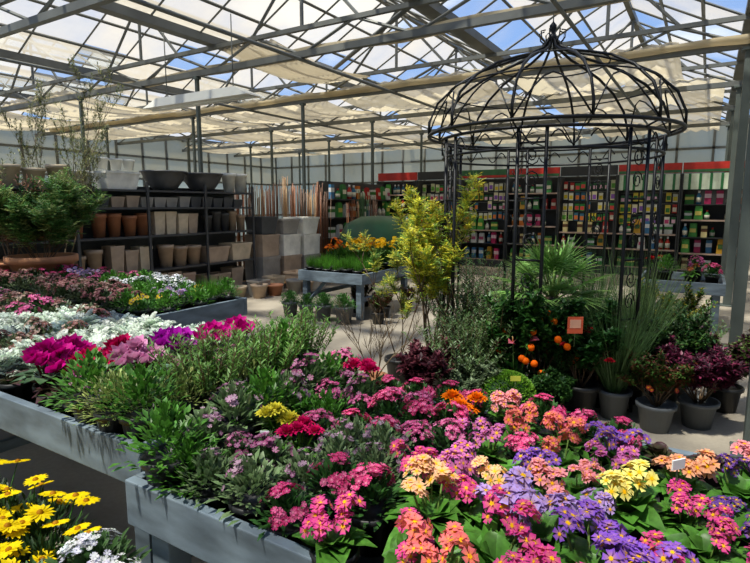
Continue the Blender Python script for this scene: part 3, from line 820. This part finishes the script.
def grassy(name, label, x, y, pr, ph, pm, n, L, c, lean=.5, W=.007, droop=.4, s=1):
    g = f_grass(n, L, c, ph*.9, pr*.6, lean, W, droop, 5)
    thing(name, label, 'ornamental grass', (x, y, 0), [('pot', bigpot(pr, ph, pm)), ('foliage', g.build('foliage', LEAF))], R.uniform(0, 6), s)
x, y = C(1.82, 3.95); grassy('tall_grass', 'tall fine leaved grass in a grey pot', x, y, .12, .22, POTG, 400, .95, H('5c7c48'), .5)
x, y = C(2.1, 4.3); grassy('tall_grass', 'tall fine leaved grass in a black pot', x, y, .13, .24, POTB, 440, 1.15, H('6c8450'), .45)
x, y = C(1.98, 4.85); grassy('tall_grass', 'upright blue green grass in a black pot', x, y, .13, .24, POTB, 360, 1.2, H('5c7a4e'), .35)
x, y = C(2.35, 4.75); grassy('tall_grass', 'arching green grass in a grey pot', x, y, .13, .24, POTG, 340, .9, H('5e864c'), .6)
def bushy(name, label, x, y, pr, ph, pm, H_, sp, c, n=90, s=1, nd=46, nl=.04):
    f = f_rosemary(n, H_, c, sp, nd, nl, ph*.9, .01)
    thing(name, label, 'potted shrub', (x, y, 0), [('pot', bigpot(pr, ph, pm)), ('foliage', f.build('foliage', LEAF))], R.uniform(0, 6), s)
x, y = C(1.0, 4.4); bushy('lavender_bush', 'dense grey green lavender bush in a black pot', x, y, .14, .24, POTB, .7, .22, H('526848'), 170)
x, y = C(.72, 4.15); bushy('lavender_bush', 'spreading grey green lavender bush', x, y, .12, .2, POTB, .52, .24, H('5e7250'), 140)
x, y = C(.85, 4.8); bushy('lavender_bush', 'tall grey green lavender bush', x, y, .14, .24, POTB, .9, .16, H('54704a'), 140)
x, y = C(1.25, 4.75); bushy('juniper_bush', 'upright dark green juniper in a black pot', x, y, .15, .28, POTB, .75, .2, H('34563c'), 130)
x, y = C(2.55, 4.45); bushy('rosemary_bush', 'upright rosemary bush beside the gazebo', x, y, .14, .24, POTG, .5, .22, H('486840'))
x, y = C(1.85, 4.4); bushy('lavender_bush', 'grey leaved lavender inside the gazebo', x, y, .14, .24, POTB, .6, .22, H('6c7c60'))
x, y = C(1.5, 4.2); bushy('juniper_bush', 'compact dark green juniper in a black pot', x, y, .14, .28, POTB, .36, .22, H('365838'))

def blob_flowers(cols, n, cz, rr, fr, dbl=False):
    def g(b_):
        for i in range(n):
            d = rdir(-10, 90); p = Vector((d.x*rr, d.y*rr, cz+d.z*rr*.8))
            c = jit(H(R.choice(cols)), .1)
            if dbl: ranunc(b_, p, fr, c)
            else:
                for k in range(3): b_.flower(p+Vector((R.uniform(-1, 1), R.uniform(-1, 1), R.uniform(-1, 1)))*fr*.4, d, fr, c, YE, 5, .3)
    return g
def fruits(col, n, cz, rr, r):
    def g(b_):
        for i in range(n):
            d = rdir(-40, 70); o = Vector((d.x*rr, d.y*rr, cz+d.z*rr*.9))
            b_.lathe([(r*sin(pi*k/6)+1e-4, -r*cos(pi*k/6)) for k in range(7)], 10, o, H(col))
    return g
x, y = C(1.27, 4.08)
shrub('orange_tree', 'small orange tree with glossy leaves and ripe fruit', 'citrus tree', x, y, 0, .13, .24, POTB, .45, .5, 8, 6, lf_(.07, .03, H('2c5a22'), H('4a7830')), 2, fruits('f06a06', 34, .52, .3, .027))
x, y = C(1.57, 3.98)
shrub('camellia', 'young camellia with red blooms in a black pot', 'shrub', x, y, 0, .14, .26, POTB, .38, .45, 8, 6, lf_(.06, .03, H('285624'), H('3e702e')), 2, blob_flowers(['b01028', 'd02a3c', 'e06070'], 16, .46, .27, .03, True))
# pink anthurium
x, y = C(1.08, 4.02)
f = f_dome(60, .12, .25, .12, .06, H('2c5a24'), .2); b_ = MB()
for i in range(6):
    a = i*2.4; q = .06+.05*R.random(); c = Vector((cos(a)*q*1.6, sin(a)*q*1.6, R.uniform(.5, .68)))
    b_.tube([(cos(a)*.02, sin(a)*.02, .2), c], .003, 4, H('6a8a48'))
    for s_ in (-.5, .5): b_.leaf(c, (cos(a+s_*.3), sin(a+s_*.3), .35), .085, .075, H('e06078'), H('f08898'), 4, .2, .2, s_, .6)
    b_.tube([c, c+Vector((cos(a)*.02, sin(a)*.02, .05))], .004, 5, H('f0d090'))
thing('pink_anthurium', 'glossy leaved anthurium with pink heart shaped blooms', 'potted plant', (x, y, 0), [('pot', bigpot(.12, .22, POTB)), ('foliage', f.build('foliage', LEAF)), ('blossoms', b_.build('blossoms', PETAL))])
x, y = C(.4, 3.95)
shrub('dark_leucothoe', 'low bushy plant with dark wine red leaves', 'shrub', x, y, 0, .12, .18, POTB, .28, .75, 9, 6, lf_(.06, .028, H('3c1622'), H('66303a')), 2)
x, y = C(2.02, 3.72)
shrub('winter_heather', 'bronze and green heather in a grey pot', 'shrub', x, y, 0, .13, .2, POTG, .26, .65, 9, 6, lf_(.04, .016, H('4e7230'), H('7e4434')), 2, blob_flowers(['a82838', 'c04850'], 12, .35, .18, .015))
x, y = C(2.36, 3.78)
shrub('dark_heuchera', 'spreading burgundy leaved plant in a grey pot', 'shrub', x, y, 0, .13, .2, POTG, .28, .75, 10, 6, lf_(.05, .022, H('3e1a2a'), H('7a2c4c')), 2)
x, y = C(2.75, 4.1)
shrub('dark_heuchera', 'spreading burgundy leaved plant in a black pot', 'shrub', x, y, 0, .13, .2, POTB, .28, .75, 10, 6, lf_(.05, .022, H('4a1c30'), H('5c7438')), 2)
x, y = C(2.3, 4.15)
shrub('evergreen_shrub', 'leafy dark evergreen shrub in a black pot', 'shrub', x, y, 0, .12, .2, POTB, .38, .55, 8, 6, lf_(.05, .02, H('2e5428'), H('4e7434')), 2)
x, y = C(1.78, 4.2)
shrub('evergreen_shrub', 'leafy dark evergreen shrub in a black pot', 'shrub', x, y, 0, .1, .2, POTB, .36, .5, 8, 6, lf_(.05, .02, H('2a4e26'), H('4a6c30')), 2)
x, y = C(.66, 3.8)
shrub('small_sage', 'low grey green leafy plant in a black pot', 'potted plant', x, y, 0, .1, .16, POTB, .22, .7, 8, 6, lf_(.04, .016, H('5c6e50'), H('7a8a66')), 2)
x, y = C(1.3, 3.75)
shrub('small_sage', 'low dark green leafy plant in a black pot', 'potted plant', x, y, 0, .09, .14, POTB, .18, .6, 8, 6, lf_(.04, .018, H('2e5428'), H('4e7834')), 2)
x, y = C(0.0, 4.45)
shrub('bare_twig_shrub', 'bare twiggy shrub in a brown pot', 'shrub', x, y, 0, .11, .17, TERRA, .45, .5, 5, 0, lf_(.03, .01, G_MD), 2, None, .007, bc=H('6e5e48'))
x, y = C(2.9, 5.2)
shrub('small_evergreen', 'green shrub with yellow tips behind the gazebo', 'shrub', x, y, 0, .15, .25, POTB, .4, .6, 8, 5, lf_(.05, .02, H('45702a'), H('a8a030')), 2)
x, y = C(.94, 3.72)
mb = MB()
for i in range(3600):
    d = rdir(-60, 90); k = jit(H('74a430'), .3)
    mb.dia(Vector((d.x*.185, d.y*.185, .27+d.z*.14)), d+Vector((R.uniform(-.7, .7), R.uniform(-.7, .7), R.uniform(-.5, .7))), .028, .015, mixc(k, G_DK, .4), k)
m2 = MB(); m2.lathe([(.18*sin(pi*k/10)+1e-4, .27-.135*cos(pi*k/10)) for k in range(11)], 20, (0, 0, 0), G_DK)
thing('topiary_ball', 'rounded mossy green topiary mound in a dark pot', 'topiary', (x, y, 0), [('pot', bigpot(.13, .19, POTB)), ('ball_core', m2.build('ball_core', LEAF)), ('foliage', mb.build('foliage', LEAF))])
def tag(x, y, z, col, label, w_=.09, h_=.12, rz=YAW, pict=None):
    mb = MB(); mb.box((0, 0, .0), (w_, .004, h_), H(col)); 
    if pict: mb.box((0, -.003, .01), (w_*.7, .003, h_*.5), H(pict))
    st = MB(); st.tube([(0, .003, -h_/2-.1), (0, .003, h_/2-.01)], .003, 4, H('5a6a48'))
    thing('plant_tag', label, 'label', (x, y, z), [('card', mb.build('card', ATT, False)), ('stake', st.build('stake', ATT))], rz)
x, y = C(1.42, 3.75); tag(x, y, .76, 'e0603c', 'orange care card on a stake among the shrubs', .11, .12, pict='f0b090')
x, y = C(.96, 3.56); tag(x, y, .43, 'c8c84a', 'yellow green card on a stake in the topiary', .07, .035)
tag(-.02, 1.62, .9, 'eef0ee', 'white plant label standing among primroses', .045, .028, .9)
tag(-1.22, 1.28, .84, 'eef0ee', 'small white plant label among the flowers', .03, .018, .5)
tag(-1.75, 1.3, .98, '9ec0a8', 'pale green plant label in the herbs', .05, .025, .6)
tag(-1.72, 1.85, .95, 'eef0ee', 'small white plant label in the herbs', .05, .02, .6)

for i, (x, s_) in enumerate(((-5.1, 1), (-4.8, .95), (-4.5, 1.05), (-4.15, 1.1))):
    f = f_dome(520, .15, .17, .045, .018, H('4c7c3a'), .19)
    thing('grey_pot_plant', 'round bushy green plant in a dark grey pot', 'potted plant', (x, 5.96, 0), [('pot', bigpot(.12, .22, POTG)), ('foliage', f.build('foliage', LEAF))], 0, s_, 'small pots standing before the low table')
for (x, y) in ((-3.9, 6.6), (-3.85, 7.2), (-4.4, 6.7), (-4.6, 7.2), (-3.75, 6.2)):
    shrub('red_leaf_plant', 'reddish leaved plant in a dark pot on the floor', 'potted plant', x, y, 0, .1, .16, POTB, .18, .6, 7, 6, lf_(.045, .022, H('5a2a20'), H('4a6a30')), 1, group='plants on the floor by the low table')

# ------------------------------------------------------------ left shelf with planters
SX = -7.5
e = ob('shop_shelf', None, (SX, 5.25, 0), label='long dark steel shelf stacked with plant pots', cat='shelf')
SY0, SY1 = 3.0, 7.5
LV = [.12, .6, 1.13, 1.82]
mb = MB(); mb.box((0, 0, 0), (.02, SY1-SY0, 1.9)); ob('back_panel', mb.build('back_panel', SHELFM, False), (-.26, 0, .95), parent=e)
for z in LV+[1.56]:
    mb = MB(); mb.box((0, 0, 0), (.5, SY1-SY0, .03)); ob('shelf_board', mb.build('shelf_board', SHELFM, False), (0, 0, z), parent=e)
for k in range(5):
    y = -(SY1-SY0)/2+.03+(SY1-SY0-.06)*k/4
    mb = MB(); mb.box((0, 0, 0), (.03, .04, 1.95)); ob('upright', mb.build('upright', SHELFM, False), (.25, y, .975), parent=e)

def mk_round(r, h, m):
    mb = MB(); mb.lathe([(r*.68, 0), (r*.93, h*.84), (r*1.03, h*.84), (r*1.03, h), (r*.92, h), (r*.88, h*.8)], 22); return mb.build('round_planter', m)
def mk_sq(w_, d_, h, m, t=.8):
    mb = MB()
    def ring(a, b_, z): return [mb.v((sx*a/2, sy*b_/2, z)) for sx, sy in ((-1, -1), (1, -1), (1, 1), (-1, 1))]
    rs = [ring(w_*t, d_*t, 0), ring(w_*.97, d_*.97, h*.88), ring(w_*1.02, d_*1.02, h*.88), ring(w_*1.02, d_*1.02, h), ring(w_*.92, d_*.92, h), ring(w_*.88, d_*.88, h*.8)]
    mb.f(rs[0][::-1]); mb.f(rs[-1])
    for a, b_ in zip(rs, rs[1:]):
        for k in range(4): mb.f((a[k], a[(k+1) % 4], b_[(k+1) % 4], b_[k]))
    return mb.build('square_planter', m, False)
MT = [mat('taupe_plastic', H('ac9680'), .6), mat('anthracite_plastic', H('4a4b4c'), .5), mat('beige_plastic', H('cab89c'), .6), mat('stone_plastic', H('97928a'), .6), mat('brown_plastic', H('a06848'), .6), mat('white_plastic', H('e2e0d6'), .5)]
MN = ['taupe', 'anthracite', 'beige', 'stone grey', 'brown', 'white']
cache = {}
def planter(kind, w_, h, mi, x, y, z, d_=None, group='planters on the pot shelf', where='on the steel shelf'):
    key = (kind, round(w_, 3), round(h, 3), mi, d_)
    if key not in cache:
        cache[key] = mk_round(w_/2, h, MT[mi]) if kind == 'r' else mk_sq(d_ or w_, w_, h, MT[mi], .8 if h < .42 else .94)
    nm, wd = ('round_planter', 'round') if kind == 'r' else ('square_planter', 'square')
    ob(nm, cache[key], (x, y, z), label='empty %s %s planter %s' % (wd, MN[mi], where), cat='planter', group=group)
def rowp(z, y0, y1, kind, w_, h, mis, gap=.01, d_=None, x=SX):
    y = y0+w_/2; i = 0
    while y+w_/2 <= y1+1e-6:
        planter(kind, w_, h*R.choice((1, 1, .9, .8)), mis[i % len(mis)], x+.05+R.uniform(0, .03), y, z, d_); y += w_*1.03+gap; i += R.choice((0, 0, 1))
zz = [z+.016 for z in LV]
rowp(zz[0], 3.05, 4.7, 'r', .34, .34, [1, 4]); rowp(zz[0], 4.75, 6.2, 's', .26, .4, [0, 3, 2]); rowp(zz[0], 6.3, 7.45, 's', .3, .34, [0, 1, 2])
rowp(zz[1], 3.05, 4.6, 'r', .24, .36, [4, 0]); rowp(zz[1], 4.65, 5.5, 's', .22, .4, [0, 2, 3]); rowp(zz[1], 5.52, 6.35, 'r', .26, .36, [0, 3]); rowp(zz[1], 6.4, 7.45, 's', .5, .34, [0, 2], d_=.34)
rowp(zz[2], 3.05, 4.4, 'r', .2, .34, [4, 1]); rowp(zz[2], 4.45, 5.4, 'r', .22, .34, [4, 4, 0]); rowp(zz[2], 5.42, 6.4, 's', .2, .36, [2, 0, 3]); rowp(zz[2], 6.45, 7.45, 'r', .18, .36, [1, 0, 1])
rowp(1.576, 4.0, 7.4, 's', .22, .17, [1, 0, 3, 1])
rowp(zz[3], 3.3, 4.6, 'r', .28, .3, [2, 5]); rowp(zz[3], 4.6, 5.2, 's', .55, .28, [5], d_=.4)
for y in (4.68, 4.9, 5.1): planter('r', .18, .16, 5, SX+.05, y, zz[3]+.28)
bowl = MB(); bowl.lathe([(.14, 0), (.2, .04), (.3, .18), (.34, .28), (.37, .29), (.36, .31), (.32, .3), (.28, .22)], 30)
BM = bowl.build('round_bowl', MT[1])
for y in (5.75, 6.52): ob('large_bowl', BM, (SX, y, zz[3]), label='wide black bowl planter on the shelf top', cat='planter', group='black bowls on the shelf top')
rowp(zz[3], 6.95, 7.5, 'r', .26, .34, [5, 2])
e = ob('wooden_pallet', None, (-7.35, 8.5, 0), label='pale wooden pallet under stacked box planters', cat='pallet')
for k in range(4):
    mb = MB(); mb.box((0, 0, 0), (.2, 1.9, .025)); ob('deck_board', mb.build('deck_board', PALW, False), (-.36+.24*k, 0, .113), parent=e)
for k in range(3):
    mb = MB(); mb.box((0, 0, 0), (.92, .1, .1)); ob('bearer', mb.build('bearer', PALW, False), (0, -.85+.85*k, .05), parent=e)
for (x, y, z, w_, h, mi) in ((-7.4, 7.85, .126, .5, .5, 3), (-7.4, 7.85, .627, .48, .42, 0), (-7.4, 8.45, .126, .55, .48, 0), (-7.4, 8.45, .607, .54, .42, 5), (-7.4, 9.08, .126, .56, .45, 3), (-7.4, 9.08, .577, .56, .42, 5), (-7.4, 7.85, 1.05, .46, .34, 1), (-7.4, 8.45, 1.03, .52, .3, 3), (-7.4, 9.08, 1.0, .54, .36, 5)):
    planter('s', w_, h, mi, x, y, z, group='box planters stacked on the pallet', where='stacked on a wooden pallet')
for (x, y, w_, h, mi) in ((-6.75, 8.1, .36, .34, 0), (-6.7, 8.6, .4, .3, 3), (-6.85, 7.55, .3, .3, 2), (-6.8, 7.1, .3, .28, 3), (-6.7, 9.1, .4, .3, 2), (-6.4, 8.3, .26, .24, 3)):
    planter('s', w_, h, mi, x, y, 0, group='planters standing before the shelf', where='standing on the floor')
for (x, y, mi, h) in ((-6.95, 4.3, 3, .3), (-6.95, 4.65, 0, .26), (-6.95, 5.0, 2, .3), (-6.95, 5.35, 3, .22), (-6.95, 5.7, 0, .3), (-6.95, 6.05, 4, .26), (-6.95, 6.4, 3, .3), (-6.95, 6.75, 2, .2), (-6.6, 6.9, 0, .24), (-6.55, 7.25, 4, .2), (-6.4, 7.6, 3, .26), (-6.4, 7.95, 0, .2)):
    planter('r', .3, h, mi, x, y, 0, group='planters standing before the shelf', where='standing on the floor')

# ------------------------------------------------------------ garden products
def bottle(col, cap, h=.24, r=.045):
    mb = MB(); mb.lathe([(r, 0), (r, h*.6), (r*.4, h*.78), (r*.4, h*.84)], 10, (0, 0, 0), H(col)); mb.lathe([(r*.45, 0), (r*.45, h*.16)], 8, (0, 0, h*.84), H(cap))
    mb.lathe([(r*1.02, h*.15), (r*1.02, h*.5)], 10, (0, 0, 0), H('c8c4b0')); return mb.build('bottle', ATT)
def carton(col, band, w_=.12, h=.2):
    mb = MB(); mb.box((0, 0, h/2), (w_, .06, h), H(col)); mb.box((0, 0, h*.62), (w_*1.01, .063, h*.3), H(band)); return mb.build('carton', ATT, False)
def pouch(col, band, w_=.17, h=.28):
    mb = MB(); mb.box((0, 0, h/2), (w_, .09, h), H(col), top=.75); mb.box((0, -.01, h*.5), (w_*.7, .085, h*.3), H(band)); mb.box((0, 0, h), (w_*.76, .012, .03), H(col)); return mb.build('pouch', ATT, False)
def packet(col, pic, w_=.11, h=.19):
    mb = MB(); mb.box((0, 0, h/2), (w_, .012, h), H(col)); mb.box((0, -.004, h*.4), (w_*.8, .01, h*.5), H(pic)); return mb.build('packet', ATT, False)
PR = []
for c, k in (('2a7a3a', 'c82818'), ('b8b8b0', '2f7a3a'), ('b02818', 'd8d8d0'), ('1e6080', 'd0d0d0')):
    PR.append(('product_bottle', bottle(c, k, R.uniform(.2, .32), .05), 'plastic bottle of garden care product on a rack', 'bottle', .12))
for c, k in (('2f7a2f', 'c8c060'), ('c8c8c0', '2a6a2a'), ('c06820', 'd0d0c0'), ('a02050', 'd0b0b8'), ('3a7098', 'd0d0d0'), ('c8b880', '5a3a22'), ('3a8a40', 'e0e0d8')):
    PR.append(('product_carton', carton(c, k, R.uniform(.08, .18), R.uniform(.12, .32)), 'small printed carton on a garden product rack', 'carton', .19))
for c, k in (('44903a', 'd0c060'), ('a02018', 'd0c0b0'), ('c09028', '3a5a2a'), ('c8c8c0', 'a84868'), ('2f7034', 'e0d8c0')):
    PR.append(('product_bag', pouch(c, k, R.uniform(.13, .18), R.uniform(.2, .32)), 'sealed bag of fertiliser on a rack shelf', 'bag', .19))
PK = [packet(c, k, R.uniform(.09, .125), R.uniform(.16, .22)) for c, k in (('2f7a38', 'd84840'), ('d0d0c0', 'd8c030'), ('2a6034', 'e0b0c0'), ('c8c8a0', '60a038'), ('386a80', 'e07a30'), ('d8d4c8', 'c04070'), ('e0d8b0', '8a5ab0'), ('b03028', 'e0d8c0'), ('d8c040', '3a7a30'))]
RB = mat('rack_black', H('262829'), .6); RED = mat('red_sign', H('a82418'), .5); GRN = mat('green_sign', H('2f5f38'), .5); RAIL = mat('pale_price_rail', H('a89080'), .5)
rackX = [-8.35+1.3*i for i in range(7)]
for i, x in enumerate(rackX):
    e = ob('product_rack', None, (x+.65, 13.9, 0), label='black shop rack filled with garden products', cat='rack', group='product racks along the wall')
    def prt(n, c, d, m):
        mb = MB(); mb.box((0, 0, 0), d); return ob(n, mb.build(n, m, False), c, parent=e)
    prt('back_panel', (0, .3, 1.15), (1.28, .03, 2.3), RB); prt('base', (0, .05, .09), (1.26, .5, .18), RB)
    prt('upright', (-.63, .05, 1.15), (.03, .5, 2.3), RB); prt('upright', (.63, .05, 1.15), (.03, .5, 2.3), RB)
    prt('header_sign', (0, -.1, 2.42), (1.28, .03, .22), {0: RED, 1: RB, 2: GRN, 3: RED, 4: RB, 5: RED, 6: RED}[i])
    if i in (2, 3, 5, 6): prt('sign_strip', (0, -.12, 2.35), (1.26, .012, .06), {2: RED, 3: GRN, 5: GRN, 6: GRN}[i])
    hang = i in (1, 2, 4, 5)
    zs = (.18, .6, .95) if hang else (.18, .55, .9, 1.28, 1.62) if i == 6 else (.18, .62, 1.08, 1.5, 1.9)
    if i in (5, 6):
        mb = MB()
        for k in range(13): mb.box((-.6+.1*k*1.0, 0, 0), (.05, .014, .34), H('2a6a3c') if k % 2 else H('c4ceb8'))
        mb.box((0, .012, 0), (1.26, .012, .34), H('c4ceb8'))
        ob('striped_panel', mb.build('striped_panel', ATT, False), (0, -.12, 2.12), parent=e, label='green and white striped panel')
    for z in zs:
        if z > .2: prt('shelf', (0, .08, z), (1.22, .42, .02), RB); 
        if R.random() < .7: prt('price_rail', (0, -.14, z), (1.22, .012, .035), RAIL)
        xx = -.58
        a = R.choice(PR)
        while True:
            if R.random() < .75: a = R.choice(PR)
            if xx+a[4] > .6: break
            if R.random() > .1:
                ob(a[0], a[1], (x+.65+xx+a[4]/2, 13.88+R.uniform(-.06, .1), z+.012), R.uniform(-.2, .2), label=a[2], cat=a[3], group='garden products on the wall racks')
            xx += a[4]*1.0+R.uniform(0, .04)
    if hang:
        for z in ((1.25, 1.5, 1.75, 2.0) if i != 5 else (1.2, 1.45, 1.7)):
            prt('hook_rail', (0, .2, z+.19), (1.2, .02, .015), STEEL)
            a = R.choice(PK)
            for k in range(9):
                if k % 2 == 0: a = R.choice(PK)
                if R.random() < .88: ob('seed_packet', a, (x+.65-.54+k*.135, 13.9+R.uniform(.02, .14), z-R.uniform(0, .04)), R.uniform(-.15, .15), label='printed seed packet hanging on a rack rail', cat='seed packet', group='seed packets on the racks')
e = ob('shop_shelf', None, (-7.9, 12.2, 0), label='tall dark shelf with garden accessories', cat='shelf')
mb = MB(); mb.box((0, 0, 1.1), (.04, 3.0, 2.2)); ob('back_panel', mb.build('back_panel', SHELFM, False), (-.26, 0, 0), parent=e)
for z in (.2, .8, 1.3, 1.75):
    mb = MB(); mb.box((0, 0, 0), (.4, 3.0, .03)); ob('shelf_board', mb.build('shelf_board', SHELFM, False), (-.04, 0, z), parent=e)
    y = 10.8
    while y < 13.6:
        a = R.choice(PR)
        ob(a[0], a[1], (-7.86, y, z+.016), pi/2+R.uniform(-.1, .1), label=a[2], cat=a[3], group='garden products on the side shelf', s=1.2)
        y += a[4]*1.2+R.uniform(.02, .1)
def canes(x, y, h, c):
    mb = MB()
    for i in range(24):
        a = R.uniform(0, 6.28); q = R.uniform(0, .11); q2 = q*1.5
        mb.tube([(cos(a)*q, sin(a)*q, .02), (cos(a)*q2, sin(a)*q2, h*R.uniform(.85, 1))], .008, 4, jit(H(c), .3))
    b_ = MB(); b_.lathe([(.12, 0), (.15, .35), (.16, .36), (.14, .36)], 16)
    thing('cane_bundle', 'bundle of wooden garden canes standing in a tub', 'garden canes', (x, y, 0), [('canes', mb.build('canes', ATT)), ('tub', b_.build('tub', POTB))], 0, 1, 'cane bundles')
for k, y in enumerate((7.75, 8.05, 8.3, 8.6, 8.85, 9.15, 9.4, 9.7, 10.0, 10.3, 10.6)): canes(-7.9, y, R.uniform(1.9, 2.3), ['7a4a2c', '5a3a24', '8a6a44'][k % 3])
for k, y in enumerate((10.95, 11.4, 11.9)): canes(-7.35, y, R.uniform(1.7, 2.1), ['7a4a2c', '3a5a34', '5a3a24'][k % 3])
for (x, y, k, s_) in ((.1, 8.2, 'd_rose', 1.5), (-.15, 8.35, 'p_wine', 1.4), (-.45, 8.3, 'g_herb', 1.6), (-.6, 8.7, 'r_red', 1.5), (-.1, 8.75, 'd_pink', 1.6)):
    put(k, x, y, .55, s_, 'pots on the table by the column')
mb = MB()
prof = [(.9, 0), (.93, .4), (.9, .8), (.74, 1.05), (.4, 1.18), (.01, 1.2)]
mb.lathe(prof, 28, (0, 0, 0), H('164a30'))
for i, v in enumerate(mb.V):
    k = 1+.035*sin(math.atan2(v[1], v[0])*9); mb.V[i] = (v[0]*k, v[1]*k, v[2])
ob('covered_bench', mb.build('covered_bench', ATT), (-6.3, 10.4, 0), label='dark green plastic cover draped over garden goods', cat='garden cover', s=(.8, 1.25, 1.15))
